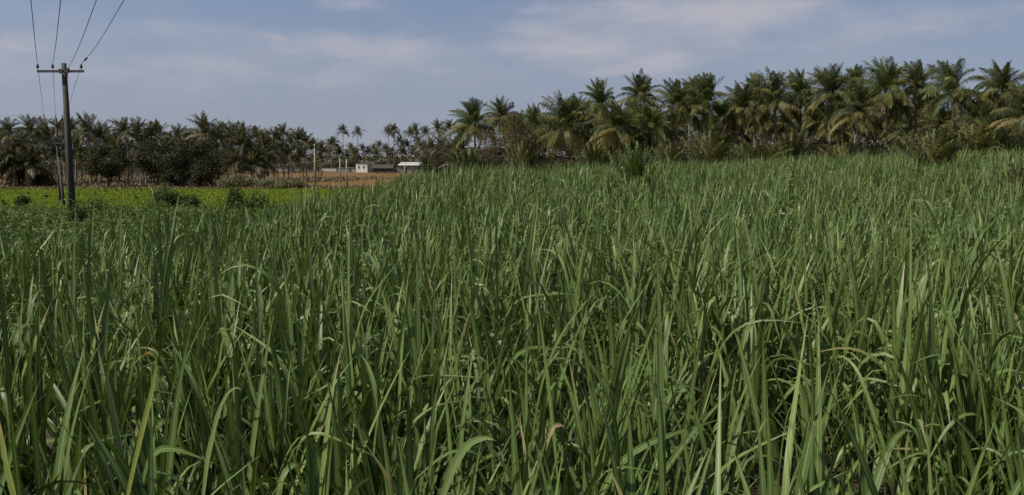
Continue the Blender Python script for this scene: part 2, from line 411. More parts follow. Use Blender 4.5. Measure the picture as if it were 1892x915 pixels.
traced_leaf('yellowing cane leaf with its browned top curled over to the left', M['cane_yellow'], [(228, 960), (250, 860), (275, 760), (290, 690), (292, 664), (281, 650), (264, 655), (240, 680)], 2.5, .027, -.25)
traced_leaf('yellow-green cane leaf slanting up at the bottom left corner', M['cane_yellow'], [(40, 960), (18, 860), (4, 790), (-6, 740)], 2.3, .030, .1)
def dry_leaf(label, px, py, D, az, L, width, tilt, bend, seed):
    """a short dead leaf, folded over, hanging between the green ones"""
    g = Geo(); P = at(px, py, D); one = lambda v: np.array([float(v)])
    for q in range(2):
        blades(g, np.zeros((1, 3)), one(az + .5 * q), one(tilt + .18 * q), one(L * (1 - .3 * q)), one(bend - .5 * q), one(.58), one(15), one(width * (1 - .25 * q)), one(1.3 - 2 * q), one(.2 + .6 * q), 16, 3, .5)
    fr = np.random.default_rng(seed)
    for v in g.v: v += fr.normal(0, .0018, v.shape)
    o = g.build('sugarcane_leaf', M['cane_dry']); o.location = P
    return tag(o, label, 'leaf')
dry_leaf('small dry beige cane leaf folded over a dark gap at the bottom centre', 1012, 826, 2.85, .25, .16, .017, .25, 2.3, 1)
traced_leaf('broad pale cane leaf arching right near the bottom centre', M['cane_pale'], [(815, 930), (835, 870), (858, 828), (880, 810), (900, 806), (916, 812)], 2.4, .032, -.2)
traced_leaf('pale cane leaf folded at its top above the left bottom edge', M['cane_pale'], [(372, 960), (385, 860), (398, 800), (408, 760), (420, 732), (434, 720), (444, 726)], 2.9, .028, -.1)

# ------------------------------------------------------------------ low crops on the left
g = Geo(); r = np.random.default_rng(31)
n = 90000
x = r.uniform(-92, -9, n); y = r.uniform(52, 102, n)
k = inside([(-92, 56), (-9.5, 50), (-9.5, 101), (-32, 103), (-92, 99)], x, y); x, y = x[k], y[k]; n = len(x)
hh = r.uniform(.12, .34, n)
blades(g, np.stack([x, y, np.zeros(n)], -1), r.uniform(0, 6.28, n), r.uniform(.05, .6, n), hh, r.uniform(0, 1.2, n), np.full(n, .6), np.full(n, 6.), r.uniform(.05, .10, n), r.normal(0, .6, n), r.uniform(0, 1, n), 2, 2)
tag(g.build('young_field_crop', M['seedling']), 'bright yellow-green young crop covering the flat field', 'field crop', kind='stuff')

g = Geo(); n = 300000
x = r.uniform(-50, -6.5, n); y = r.uniform(12, 58, n)
edge = 56 + 2.5 * lump(x, y, .25, 4)
k = (y < edge) & (x > -.85 * y - 5) & ~inside(CANE, x, y); x, y = x[k], y[k]; n = len(x)
top = np.interp(y, [14, 24, 32, 44, 56], [1.15, 1.35, 1.30, .8, .3]) * np.clip(1 + .22 * lump(x, y, .9, 6), .4, 1.4)
leaves(g, np.stack([x, y, top * (1 - r.uniform(0, 1, n) ** 2 * .6) ], -1), .13, .7, .55, r)
for q in range(190):                                                # taller weeds that stick out of it
    wy = r.uniform(19, 56); wx = r.uniform(-.72 * wy, -9.5)
    if inside(CANE, np.array([wx]), np.array([wy]))[0]: continue
    m = 70; wh = np.interp(wy, [19, 34, 56], [1.75, 1.7, .7]) * r.uniform(.75, 1.12); zz = wh * r.uniform(.25, 1, m)
    leaves(g, np.stack([wx + r.normal(0, .20, m) * (1.4 - zz / wh), wy + r.normal(0, .2, m), zz], -1), .12, .5, .3, r)
tag(g.build('creeper_crop', M['creeper']), 'low dark green leafy creeper between the cane and the bright field', 'ground cover', kind='stuff')

g = Geo(); n = 60000
x = r.uniform(-120, -24, n); y = r.uniform(101, 165, n)
lim = np.interp(x, [-120, -40, -30, -24], [101.5, 103, 150, 180])
k = (y > lim); x, y = x[k], y[k]; n = len(x)
hh = np.clip(.6 + .5 * lump(x, y, .3, 8), .15, 1.4) * r.uniform(.6, 1.2, n)
blades(g, np.stack([x, y, np.zeros(n)], -1), r.uniform(0, 6.28, n), r.uniform(.1, .7, n), hh, r.uniform(0, 1.4, n), np.full(n, .5), np.full(n, 6.), r.uniform(.08, .20, n), r.normal(0, .6, n), r.uniform(0, 1, n), 2, 2)
m = 9000; x2 = r.uniform(-92, -10, m); y2 = 101.3 + r.normal(0, .9, m) + 1.2 * lump(x2, x2 * 0, .5, 21)
hh2 = r.uniform(.15, .6, m)
blades(g, np.stack([x2, y2, np.zeros(m)], -1), r.uniform(0, 6.28, m), r.uniform(.1, .8, m), hh2, r.uniform(0, 1.4, m), np.full(m, .5), np.full(m, 6.), r.uniform(.08, .20, m), r.normal(0, .6, m), r.uniform(0, 1, m), 2, 2)
m = 26000; x2 = r.uniform(-110, -10, m); y2 = r.uniform(104, 290, m); kk = (lump(x2 * .25, y2, .16, 23) + .5 * lump(x2, y2, .4, 25)) > .45; x2, y2 = x2[kk], y2[kk]; m = len(x2)
blades(g, np.stack([x2, y2, np.zeros(m)], -1), r.uniform(0, 6.28, m), r.uniform(.1, .8, m), r.uniform(.15, .55, m), r.uniform(0, 1.4, m), np.full(m, .5), np.full(m, 6.), r.uniform(.15, .35, m), r.normal(0, .6, m), r.uniform(0, 1, m), 2, 2)
tag(g.build('dry_undergrowth', M['dry_grass']), 'brown dry grass and scrub under the trees beyond the bright field', 'dry grass', kind='stuff')

# ------------------------------------------------------------------ coconut palms
def frond(g, r, az, th0, th1, L, nl, leaf_l, leaf_w, wind, rn, base=(0, 0, 0), petiole=None):
    S = 14; s = np.linspace(0, 1, S + 1)
    th = th0 + (th1 - th0) * s ** 1.4
    tm = (th[1:] + th[:-1]) / 2; st = L / S
    hx = np.concatenate([[0], np.cumsum(np.sin(tm) * st)]); hz = np.concatenate([[0], np.cumsum(np.cos(tm) * st)])
    p = np.stack([hx * math.cos(az), hx * math.sin(az), hz], -1) + np.array(base)
    p += np.array(wind)[None] * (s ** 2)[:, None] * L * .33
    tan = np.gradient(p, axis=0); tan /= np.linalg.norm(tan, axis=1)[:, None]
    side = np.cross(tan, [0, 0, 1.0]) + 1e-6; side /= np.linalg.norm(side, axis=1)[:, None]
    roll = r.normal(0, .35); nn = np.cross(side, tan)
    side = side * math.cos(roll) + nn * math.sin(roll)
    (petiole or g).add(*strip(p, side, np.linspace(.055, .012, S + 1)), np.tile([.5, .5, rn], ((S + 1) * 2, 1)))
    t = np.linspace(.14, 1, nl); t = np.repeat(t, 2); sg = np.tile([1, -1], nl)
    P = np.stack([np.interp(t, s, p[:, c]) for c in range(3)], -1); T = np.stack([np.interp(t, s, tan[:, c]) for c in range(3)], -1)
    Sd = np.stack([np.interp(t, s, side[:, c]) for c in range(3)], -1) * sg[:, None]
    ll = leaf_l * (.35 + .65 * np.sin(np.clip(t * 1.08, 0, 1) * math.pi) ** .6) * r.uniform(.8, 1.15, len(t))
    fw = .45 + .55 * t
    d = Sd * 1.0 + T * fw[:, None] + r.normal(0, .16, (len(t), 3)) + np.array(wind)[None] * .75 + np.array([0, 0, -.38])
    d /= np.linalg.norm(d, axis=1)[:, None]
    d2 = d * .6 + np.array([0, 0, -.85]) + np.array(wind)[None] * .55; d2 /= np.linalg.norm(d2, axis=1)[:, None]
    W = np.cross(d, [0, 0, 1.0]) * .5 + T * .8; W -= d * np.sum(W * d, 1)[:, None]; W /= np.linalg.norm(W, axis=1)[:, None]; W *= leaf_w * .5
    m1 = P + d * (ll * .5)[:, None]; tip = m1 + d2 * (ll * .5)[:, None]
    v = np.stack([P - W * .5, P + W * .5, m1 + W, m1 - W, tip], 1)
    n = len(t); i = np.arange(n)[:, None] * 5
    f = np.concatenate([i + np.array([[0, 1, 2, 3]]), i + np.array([[3, 2, 4, 4]])])
    a = np.zeros((n, 5, 3)); a[..., 1] = [0, 0, .5, .5, 1]; a[..., 0] = [0, 1, 1, 0, .5]
    a[..., 2] = np.clip(rn + r.normal(0, .12, n), 0, 1)[:, None]
    g.add(v, f, a)

def strip(p, side, w):
    v = np.stack([p - side * w[:, None] * .5, p + side * w[:, None] * .5], 1)
    i = np.arange(len(p) - 1)[:, None] * 2
    return v.reshape(-1, 3), i + np.array([[0, 1, 3, 2]])

def crown_meshes(seed, n=32, L=3.9, nl=38, wind=(-.45, .1, 0), leaf_w=.06, mat='palm', upright=False, hang=12):
    r = np.random.default_rng(seed); gc, gh = Geo(), Geo()
    for i in range(n):
        q = i / (n - 1)
        az = i * 2.39996 + r.normal(0, .25)
        q2 = np.clip(q + r.normal(0, .05), 0, 1)
        th0 = .04 + 1.70 * q2 ** 1.55
        th1 = th0 + .50 + 1.45 * q2 + r.normal(0, .22)
        if upright: th0, th1 = .04 + .62 * q2, .25 + 1.05 * q2 + r.normal(0, .1)
        frond(gc, r, az, th0, min(th1, 2.9), L * r.uniform(.85, 1.08) * (1 - .25 * (1 - q2)), nl, .86 * L / 3.7, leaf_w, np.array(wind) * (1.1 - .5 * q2), r.beta(2, 3))
    for i in range(hang):
        th0 = r.uniform(1.35, 2.2)
        frond(gh, r, r.uniform(0, 6.28), th0, min(th0 + .9, 2.95), L * r.uniform(.75, .98), nl, .75 * L / 3.7, leaf_w, np.array(wind) * .3, r.beta(2, 2))
    return gc.mesh('palm_crown', M[mat]), (gh.mesh('palm_old_fronds', M['palm_old' if mat != 'palm_far' else 'palm_dry']) if hang else None)

def reach(me):
    return max(v.co.z for v in me.vertices)

def trunk_mesh(seed, curve):
    r = np.random.default_rng(seed); g = Geo(); s = np.linspace(0, 1, 22)
    a = r.uniform(0, 6.28)
    off = curve * (s - s ** 2) * 1.6
    pts = np.stack([off * math.cos(a), off * math.sin(a), s], -1)
    rad = .115 + .05 * np.exp(-s * 14) - .025 * s + .006 * (np.arange(22) % 2)
    tube(g, pts, rad, 9)
    return g.mesh('palm_trunk', M['trunk'])

def nut_mesh(seed):
    r = np.random.default_rng(seed); g = Geo()
    for i in range(9):
        a = r.uniform(0, 6.28); c = np.array([math.cos(a) * r.uniform(.2, .4), math.sin(a) * r.uniform(.2, .4), -r.uniform(.15, .55)])
        ph = np.linspace(0, math.pi, 7)
        lathe(g, np.stack([np.sin(ph) * .11 + .002, -np.cos(ph) * .15], -1), c, 8)
    return g.mesh('coconut_bunch', M['nut'])

NEAR = [crown_meshes(100 + i, n=(38, 34, 42, 36, 40, 33, 44, 37)[i], hang=(14, 18, 10, 15, 17, 12, 13, 16)[i], L=(3.9, 3.5, 4.2, 3.7, 4.0, 3.4, 4.1, 3.8)[i], nl=46, leaf_w=.052, mat='palm' if i % 3 else 'palm_bright', wind=(-.62 + .18 * (i % 3), .1, 0)) for i in range(8)]
FAR = [crown_meshes(200 + i, n=22 + i, nl=26, leaf_w=.08, mat='palm_far', hang=8) for i in range(5)]
YOUNG = [crown_meshes(300 + i, n=24, L=2.9, nl=36, mat=('palm_young', 'palm', 'palm')[i], upright=True, hang=0, leaf_w=.055, wind=(-.12, .05, 0))[0] for i in range(3)]
TRUNK = [trunk_mesh(400 + i, (.15, .5, .9, .3)[i]) for i in range(4)]
NUTS = [nut_mesh(500 + i) for i in range(3)]
count = [0]
def palm(px, top, D, label, group=None, sc=1.0, var=None, far=False, nuts=True, name='coconut_palm'):
    i = count[0]; count[0] += 1
    P = at(px, top, D); z0 = float(ground_z(P[0], D))
    pool = FAR if far else NEAR
    cm, hm = pool[(i if var is None else var) % len(pool)]
    zc = P[2] - reach(cm) * sc - z0                                   # the heart of the crown
    root = thing(name, label, 'palm tree', (P[0] + .35 * sc, D, z0 - .05), group)
    tr = link('trunk', TRUNK[i % 4], root); tr.scale = (1, 1, max(zc, .6) + .15)
    tr.rotation_euler[2] = i * 1.7
    cr = link('crown', cm, root, (0, 0, zc)); cr.scale = (sc * .90, sc * .90, sc * random.uniform(.95, 1.1)); cr.rotation_euler = (random.uniform(-.12, .12), random.uniform(-.16, .06), random.uniform(-.9, .9))
    if hm is not None and (not far or i % 2):
        h = link('old_fronds', hm, root, (0, 0, zc)); h.scale = (sc, sc, sc); h.rotation_euler[2] = i * 2.1
    if nuts and not far and i % 2 == 0:
        link('coconut_bunch', NUTS[i % 3], root, (0, 0, zc))
    return root

FRONT = [  # pixel of the crown's top, distance, scale, label
    (871, 181, 84, .92, 'palm with pale drooping lit fronds where the right grove begins'),
    (925, 176, 92, .90, 'green-topped palm rising behind the feathery brown tree'),
    (1038, 171, 80, 1.08, 'wide low palm with fanned dark fronds right of the feathery brown tree'),
    (1107, 142, 84, .95, 'tall palm with a swept dome crown, sky gap on its left'),
    (1136, 182, 78, 1.0, 'shorter palm with long brown hanging skirt under the dome-crowned palm'),
    (1176, 129, 82, .95, 'tall palm with ragged yellowing fronds under the bright cloud'),
    (1196, 182, 79, .90, 'yellowish low palm just behind the bright young palm in the cane'),
    (1246, 143, 80, .95, 'palm with spiky upright crown between two denser taller palms'),
    (1302, 131, 80, 1.05, 'full palm with olive skirt, bushy young palm at its foot'),
    (1366, 147, 80, 1.0, 'shorter palm with pale thin trunk, in a dip of the crowns'),
    (1424, 126, 80, 1.05, 'broad palm with one bright yellow-green drooping frond'),
    (1476, 122, 82, .95, 'palm with open feathery crown showing sky between its fronds'),
    (1534, 111, 80, 1.05, 'tall palm with dark tuft and orange-brown old fronds low down'),
    (1582, 150, 76, 1.0, 'low palm with bright arching fronds and yellow skirt'),
    (1632, 99, 80, 1.1, 'tallest palm of the grove with top tuft swept left'),
    (1692, 112, 82, 1.0, 'thin-crowned palm beside the tallest one, sky showing below it'),
    (1760, 104, 78, 1.1, 'palm with bright green upper fronds and square-topped crown'),
    (1849, 106, 78, 1.1, 'last tall palm of the grove, dark with wispy fronds'),
    (1897, 150, 74, 1.0, 'palm cut by the picture edge with light green fronds'),
]
for k, (px, top, D, sc, lab) in enumerate(FRONT):
    palm(px, top, D, lab, 'coconut palms along the front of the right grove', sc, var=k)
BEHIND = [(985, 176, 100), (1062, 155, 104), (1010, 190, 96), (1160, 175, 100), (1085, 195, 104), (1215, 185, 100), (1274, 120, 92), (1334, 170, 98), (1394, 120, 92), (1345, 185, 96), (1448, 165, 98), (1505, 160, 97), (1556, 145, 94),
          (1580, 104, 90), (1605, 160, 98), (1660, 155, 96), (1722, 155, 96), (1796, 165, 97), (1815, 172, 92), (1880, 130, 95), (1925, 112, 88), (955, 200, 98), (1120, 200, 98), (1240, 190, 104), (1410, 175, 104), (1530, 180, 104), (1740, 175, 92), (1830, 190, 86), (1675, 185, 90)]
for px, top, D in BEHIND:
    palm(px, top + 16, D, 'coconut palm half hidden behind the front row of the right grove', 'coconut palms filling the right grove', random.uniform(.80, 1.05), nuts=False)
THIRD = [(px + random.uniform(-9, 9), random.uniform(192, 232) - (px - 1200) * .028, random.uniform(100, 132)) for px in range(960, 1920, 32)]
for px, top, D in THIRD:
    palm(px, top, D, 'low dark palm in the shade behind the right grove trunks', 'dim palms deep in the right grove', random.uniform(.9, 1.05), far=True, nuts=False)
MID = [(716, 229, 285, 'slender palm of a close pair standing over the white sheds'), (726, 227, 280, 'taller fuller palm of the close pair over the white sheds'), (757, 232, 270, 'palm with narrow dark crown left of the twin slim palms'),
       (766, 225, 268, 'palm with bent slim trunk showing sky beside it'), (785, 229, 255, 'spreading palm with star-shaped crown before the lone tall one'),
       (808, 219, 230, 'star-crowned palm left of the grove gap'), (828, 218, 210, 'palm with dense dark crown just left of the grove gap')]
for px, top, D, lab in MID:
    palm(px, top, D, lab, None, 1.0, far=True, nuts=False)
palm(632, 227, 300, 'lone tall palm with wind-tossed crown left of its twin', None, .95, far=True, nuts=False)
palm(660, 230, 300, 'lone tall palm with rounded drooping crown right of its twin', None, .95, far=True, nuts=False)
for px, top, D in [(738, 248, 285), (752, 255, 282), (772, 250, 275), (795, 248, 150), (815, 245, 140), (835, 250, 120), (850, 245, 130), (700, 258, 290), (680, 268, 300), (712, 262, 290), (780, 258, 250), (695, 272, 296), (724, 270, 292), (745, 270, 290), (763, 268, 262), (790, 272, 225), (845, 262, 110), (862, 215, 130)]:
    palm(px, top, D, 'lower palm in the dim thicket between the sheds and the grove', 'low palms between sheds and grove', random.uniform(.8, 1), far=True, nuts=False)

SPECIAL = {(156, 206): 'tall wind-tossed palm just right of the large concrete pole', (374, 206): 'tallest wind-swept palm above the dark round-topped trees',
           (50, 208): 'high palm left of the forked steel-armed pole', (8, 214): 'broad palm at the left edge of the picture', (224, 212): 'palm with bunched dark crown at the centre of the grove',
           (250, 213): 'flat-topped palm beside the bunched one in the grove', (520, 226): 'slim palm with narrow top at the right tail of the grove', (548, 233): 'last but one slim palm at the tail of the grove'}
LEFT = [(8, 214, 108), (50, 208, 112), (30, 235, 106), (85, 222, 118), (62, 240, 120), (120, 228, 116), (156, 206, 110), (178, 218, 118), (195, 228, 124), (224, 212, 112), (250, 213, 116), (212, 240, 122), (275, 222, 122), (290, 219, 130), (262, 240, 118),
        (325, 223, 120), (343, 232, 132), (310, 242, 124), (374, 206, 114), (395, 226, 126), (407, 220, 132), (425, 219, 130), (360, 238, 124), (445, 222, 134), (438, 240, 126), (470, 226, 140), (482, 240, 134), (490, 235, 150), (508, 232, 150), (520, 226, 152),
        (500, 250, 138), (533, 243, 160), (548, 233, 165), (562, 238, 168), (528, 262, 150), (575, 252, 175), (555, 262, 160), (590, 255, 190), (610, 252, 290), (598, 268, 292), (615, 248, 295), (625, 270, 292), (648, 262, 295), (668, 264, 300), (690, 264, 300), (640, 275, 292), (655, 274, 292),
        (100, 250, 113), (140, 240, 121), (15, 255, 104), (45, 262, 104.5), (170, 252, 120), (235, 250, 125), (300, 255, 128), (335, 250, 126), (385, 248, 122), (415, 250, 124), (455, 252, 128), (475, 262, 128), (430, 268, 122), (465, 275, 124), (-20, 220, 110), (-35, 235, 106), (1, 232, 125), (110, 215, 130), (130, 214, 128), (74, 214, 130)]
for px, top, D in LEFT:
    palm(px, top, D, SPECIAL.get((px, top), 'grey-green coconut palm crowded into the far grove beyond the bright field'), None if (px, top) in SPECIAL else 'palms crowding the far left grove', random.uniform(.82, 1.05), far=True, nuts=False)

def young_palm(px, top, D, label, var, width_m=2.4, group='young palms without trunks'):
    P = at(px, top, D); z0 = float(ground_z(P[0], D)); h = P[2] - z0
    o = thing('young_palm', label, 'palm', (P[0], D, z0), group)
    c = link('crown', YOUNG[var], o, (0, 0, .25)); k = (h - .25) / reach(YOUNG[var])
    hw = np.percentile([abs(v.co.x) for v in YOUNG[var].vertices], 97); c.scale = (width_m / 2 / hw, width_m / 2 / hw, k); c.rotation_euler[2] = px * .7 % 1 - .5
    g = Geo(); tube(g, [(0, 0, -.05), (.02, 0, .3 * k), (.03, .02, .7 * k)], [.16 * k, .17 * k, .08 * k], 8); g.build('trunk', M['trunk'], o)
young_palm(1172, 260, 46, 'bright green young palm growing up through the sugarcane', 0, 2.2)
young_palm(1726, 236, 52, 'dark bushy young palm standing in the cane before the grove', 1, 3.2)
young_palm(1897, 297, 33, 'dark young palm in the cane at the right picture edge', 1, 1.7)
young_palm(870, 268, 76, 'young palm tuft at the foot of the palm beginning the grove', 2, 3.6)
young_palm(965, 258, 76, 'upright dark young palm under the feathery brown tree', 1, 2.6)
young_palm(1098, 255, 75, 'dark young palm left of the pale debris heap', 2, 2.8)
young_palm(1312, 240, 75, 'wide young palm at the foot of the olive-skirted palm', 1, 4.0)
young_palm(1238, 262, 75, 'shaded young palm between bright young palm and olive-skirted palm', 1, 2.6)
young_palm(1462, 236, 75, 'tall dark young palm below the open feathery crown', 2, 3.2)
young_palm(1400, 258, 74, 'low sprawling young palm with bent pale frond', 1, 4.0)
young_palm(1560, 262, 74, 'young palm tuft under the low bright-arching palm', 1, 3.4)
young_palm(1668, 245, 74, 'small young palm left of the bushy one in the cane', 2, 2.8)
young_palm(1800, 228, 72, 'low palm with spreading dry ribbed fronds near the right end', 1, 5.5)
young_palm(1865, 225, 71, 'overhanging low palm with dry fronds at the right end of the grove', 2, 5.0)
young_palm(1755, 225, 73, 'wide low palm behind the bushy young palm in the cane', 2, 4.6)

# ------------------------------------------------------------------ broadleaf trees and bushes
def tree(name, label, cat, px, top, bottom, half_px, D, mat, leaf=.16, n=9000, seed=1, group=None, clumps=26, flat=.75, trunk_share=.35, lean=0.0):
    r = np.random.default_rng(seed)
    T = at(px, top, D); B = at(px, bottom, D); x = T[0]; z0 = float(ground_z(x, D)); h = T[2] - z0
    w = half_px * D / FPX
    o = thing(name, label, cat, (x, D, z0), group)
    gt, gl = Geo(), Geo()
    zb = h * trunk_share; rad = h * .022 + .03
    cz = (h + zb * .7) / 2; hz = (h - zb * .7) / 2
    cs = []
    for i in range(clumps):
        d = r.normal(size=3); d /= np.linalg.norm(d)
        q = r.uniform(.45, 1.0) ** .6
        c = np.array([d[0] * w * q + lean * d[2], d[1] * w * q * .9, cz + d[2] * hz * q * .92])
        cs.append(c)
        if i < 14:
            m = np.array([c[0] * .35, c[1] * .35, zb + (c[2] - zb) * .35])
            tube(gt, [np.array([0, 0, zb * .8]), m, c], [rad * .6, rad * .35, rad * .1], 6)
    tube(gt, [(0, 0, -.1), (.05, .02, zb * .5), (0, 0, zb * .95), (.02, 0, zb * 1.4)], [rad * 1.3, rad, rad * .8, rad * .4], 8)
    cs = np.array(cs); who = r.integers(0, clumps, n)
    sig = np.array([w * .20, w * .20, min(hz * .20, w * .2)]) * 1.15
    k = r.uniform(.6, 1.3, clumps)[who][:, None]
    leaves(gl, cs[who] + r.normal(size=(n, 3)) * sig * k * np.array([1, 1, flat]), leaf, .5, .35, r)
    gt.build('trunk', M['bark'], o); gl.build('crown', M[mat], o)
    return o
tree('feathery_tree', 'brown feathery-leaved tree between the first palms of the right grove', 'tree', 946, 208, 292, 46, 79, 'brown_leaf', .15, 15000, 3, None, 34, .55, .25)
tree('dark_tree', 'dark round tree on thin stems right of the concrete pole', 'tree', 196, 268, 342, 34, 104, 'dark_leaf', .24, 9000, 4, 'dark round-topped trees beyond the bright field', 22, .8, .30)
tree('dark_tree', 'dark dense tree of medium height between two darker ones', 'tree', 288, 262, 343, 36, 107, 'dark_leaf', .26, 8000, 5, 'dark round-topped trees beyond the bright field', 16, .8, .28)
tree('dark_tree', 'largest and blackest tree, crown down to the bright field edge', 'tree', 366, 256, 344, 42, 105, 'dark_leaf', .28, 9000, 6, 'dark round-topped trees beyond the bright field', 17, .8, .14)
tree('dark_tree', 'small dark tree joined to the left flank of the largest one', 'tree', 325, 285, 345, 26, 103.5, 'dark_leaf', .24, 7000, 8, 'dark round-topped trees beyond the bright field', 18, .9, .10)
tree('dark_tree', 'low dark drooping tree at the left edge under the palms', 'tree', 30, 262, 345, 42, 106, 'dark_leaf', .28, 9000, 7, 'dark round-topped trees beyond the bright field', 22, .9, .30)
tree('dark_tree', 'dim dark tree behind the white roofed sheds', 'tree', 800, 262, 312, 26, 160, 'dark_leaf', .3, 6000, 9, None, 18, .8, .2)
tree('dark_tree', 'dark rounded tree with shaded hollow left of the grove', 'tree', 822, 270, 312, 28, 120, 'dark_leaf', .26, 7000, 10, None, 18, .9, .15)

def bush(name, label, px, top, half_px, D, mat, seed, n=3500, leaf=.13, group=None, hmin=None, depth=.8):
    r = np.random.default_rng(seed)
    T = at(px, top, D); x = T[0]; z0 = float(ground_z(x, D)); h = max(T[2] - z0, hmin or .3); w = half_px * D / FPX
    o = thing(name, label, 'bush', (x, D, z0), group)
    gs, gl = Geo(), Geo(); cs = []
    for i in range(16):
        a = r.uniform(0, 6.28); q = r.uniform(.1, .85); c = np.array([math.cos(a) * w * q, math.sin(a) * w * q * depth, h * r.uniform(.35, .86) * (1 - .45 * q ** 2)])
        cs.append(c); tube(gs, [(c[0] * .15, c[1] * .15, -.05), (c[0] * .5, c[1] * .5, c[2] * .6), c], [.03, .02, .008], 5)
    cs = np.array(cs); who = r.integers(0, 16, n)
    p = cs[who] + r.normal(size=(n, 3)) * np.array([w * .20, w * .20 * depth, h * .15]); p[:, 2] = np.abs(p[:, 2]) + .02
    leaves(gl, p, leaf, .55, .4, r)
    gs.build('stem', M['bark'], o); gl.build('foliage', M[mat], o)
    return o
bush('shrub', 'dark rounded shrub with purplish shade at the edge of the bright field', 305, 350, 32, 52, 'bush_leaf', 1, 5200, .13)
bush('shrub', 'smaller dark shrub close to the right of the purplish one', 350, 358, 20, 52, 'bush_leaf', 2, 3500, .13)
bush('shrub', 'tall loose green shrub rising above the cane edge', 432, 345, 27, 40, 'bush_leaf', 3, 3500, .11)
bush('shrub', 'low spreading green shrub right of the tall loose one', 478, 362, 26, 40, 'bush_leaf', 4, 3000, .11)
bush('shrub', 'blurred green bush right of the concrete pole foot', 180, 364, 27, 36, 'bush_leaf', 5, 3500, .11)
bush('shrub', 'leafy weed clump hiding the foot of the large concrete pole', 140, 378, 20, 28.6, 'bush_leaf', 15, 3000, .11)
bush('shrub', 'small green bush in the bright field left of the poles', 38, 362, 16, 60, 'bush_leaf', 6, 2500, .12)
bush('shrub', 'pale olive bramble mound at the near corner of the ploughed field', 440, 323, 32, 101.5, 'pale_leaf', 7, 5000, .2)
bush('shrub', 'pale olive bramble mound spreading along the ploughed field edge', 512, 329, 40, 101.5, 'pale_leaf', 8, 5000, .2)
bush('shrub', 'small dry scrub at the right end of the bramble mounds', 552, 336, 14, 102, 'brown_leaf', 9, 1800, .2)
bush('shrub', 'brown dry bush under the palms at the far left', 75, 318, 26, 108, 'brown_leaf', 10, 3500, .22)
for k, (px, top, D) in enumerate([(6, 366, 62), (52, 353, 85), (196, 350, 90), (252, 362, 74), (214, 349, 94), (262, 350, 92), (85, 360, 76), (468, 358, 70)]):
    r = np.random.default_rng(700 + k); P = at(px, top, D)
    o = thing('field_weed', 'small dark tufted weed standing in the bright green field', 'weed', (P[0], D, 0), 'dark weeds dotted over the bright field')
    g1, g2 = Geo(), Geo(); n = 26; h = P[2]
    tube(g1, [(0, 0, -.02), (.02, 0, h * .5), (.03, .02, h * .8)], [.025, .02, .01], 5)
    blades(g2, np.stack([r.normal(0, .03, n), r.normal(0, .03, n), r.uniform(0, h * .6, n)], -1), r.uniform(0, 6.28, n), r.uniform(.2, 1.0, n), np.full(n, max(h * .65, .3)), r.uniform(.3, 1.2, n), np.full(n, .6), np.full(n, 7.), np.full(n, .10), r.normal(0, .6, n), r.uniform(0, 1, n), 4, 2)
    g1.build('stem', M['bark'], o); g2.build('foliage', M['bush_leaf'], o)

# undergrowth that reads as one dark mass below the palms
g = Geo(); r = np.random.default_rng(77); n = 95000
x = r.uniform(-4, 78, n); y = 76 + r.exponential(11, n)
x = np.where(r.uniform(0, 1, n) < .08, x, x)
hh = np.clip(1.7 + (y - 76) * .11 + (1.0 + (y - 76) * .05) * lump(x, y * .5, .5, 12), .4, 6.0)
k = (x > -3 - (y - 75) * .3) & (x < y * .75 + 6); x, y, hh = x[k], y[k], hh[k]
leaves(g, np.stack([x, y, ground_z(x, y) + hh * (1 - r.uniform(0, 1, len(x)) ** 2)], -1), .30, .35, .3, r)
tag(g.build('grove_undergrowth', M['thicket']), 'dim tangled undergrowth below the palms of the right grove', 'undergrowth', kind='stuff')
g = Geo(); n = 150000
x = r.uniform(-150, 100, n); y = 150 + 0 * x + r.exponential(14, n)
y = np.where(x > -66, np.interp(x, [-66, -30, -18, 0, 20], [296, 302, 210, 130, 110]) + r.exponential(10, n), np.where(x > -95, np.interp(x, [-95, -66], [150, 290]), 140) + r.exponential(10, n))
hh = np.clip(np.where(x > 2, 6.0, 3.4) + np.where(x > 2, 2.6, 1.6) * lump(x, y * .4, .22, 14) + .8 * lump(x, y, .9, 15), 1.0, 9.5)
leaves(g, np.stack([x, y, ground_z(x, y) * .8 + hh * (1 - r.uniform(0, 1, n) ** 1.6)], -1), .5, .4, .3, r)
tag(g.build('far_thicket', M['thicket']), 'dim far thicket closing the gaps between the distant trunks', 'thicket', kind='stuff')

# far wood of palms along the horizon: one mass
g = Geo(); r = np.random.default_rng(88); gt = Geo()
for k in range(210):
    D = r.uniform(280, 480); x = r.uniform(-.78, .5) * D
    if x > -.06 * D and r.uniform() < .4: continue
    h = r.uniform(6, 12.0)
    for q in range(13):
        th0 = .1 + 1.7 * q / 12
        frond(g, r, q * 2.4 + k, th0, min(th0 + 1.1, 2.8), 3.6, 9, .95, .30, np.array([-.3, 0, 0]), r.beta(2, 3), (x, D, h - 2.5))
    tube(g, [(x, D, -.1), (x + .3, D, h * .5), (x, D, h - 2.4)], .16, 5, .9)
n = 16000; D = r.uniform(290, 460, n); x = r.uniform(-.8, .3, n) * D
leaves(g, np.stack([x, D, 5.5 * (1 - r.uniform(0, 1, n) ** 1.5)], -1), 1.6, .45, .2, r)
tag(g.build('far_palm_wood', M['palm_far']), 'far palm wood along the horizon behind the houses', 'palm wood', kind='stuff')

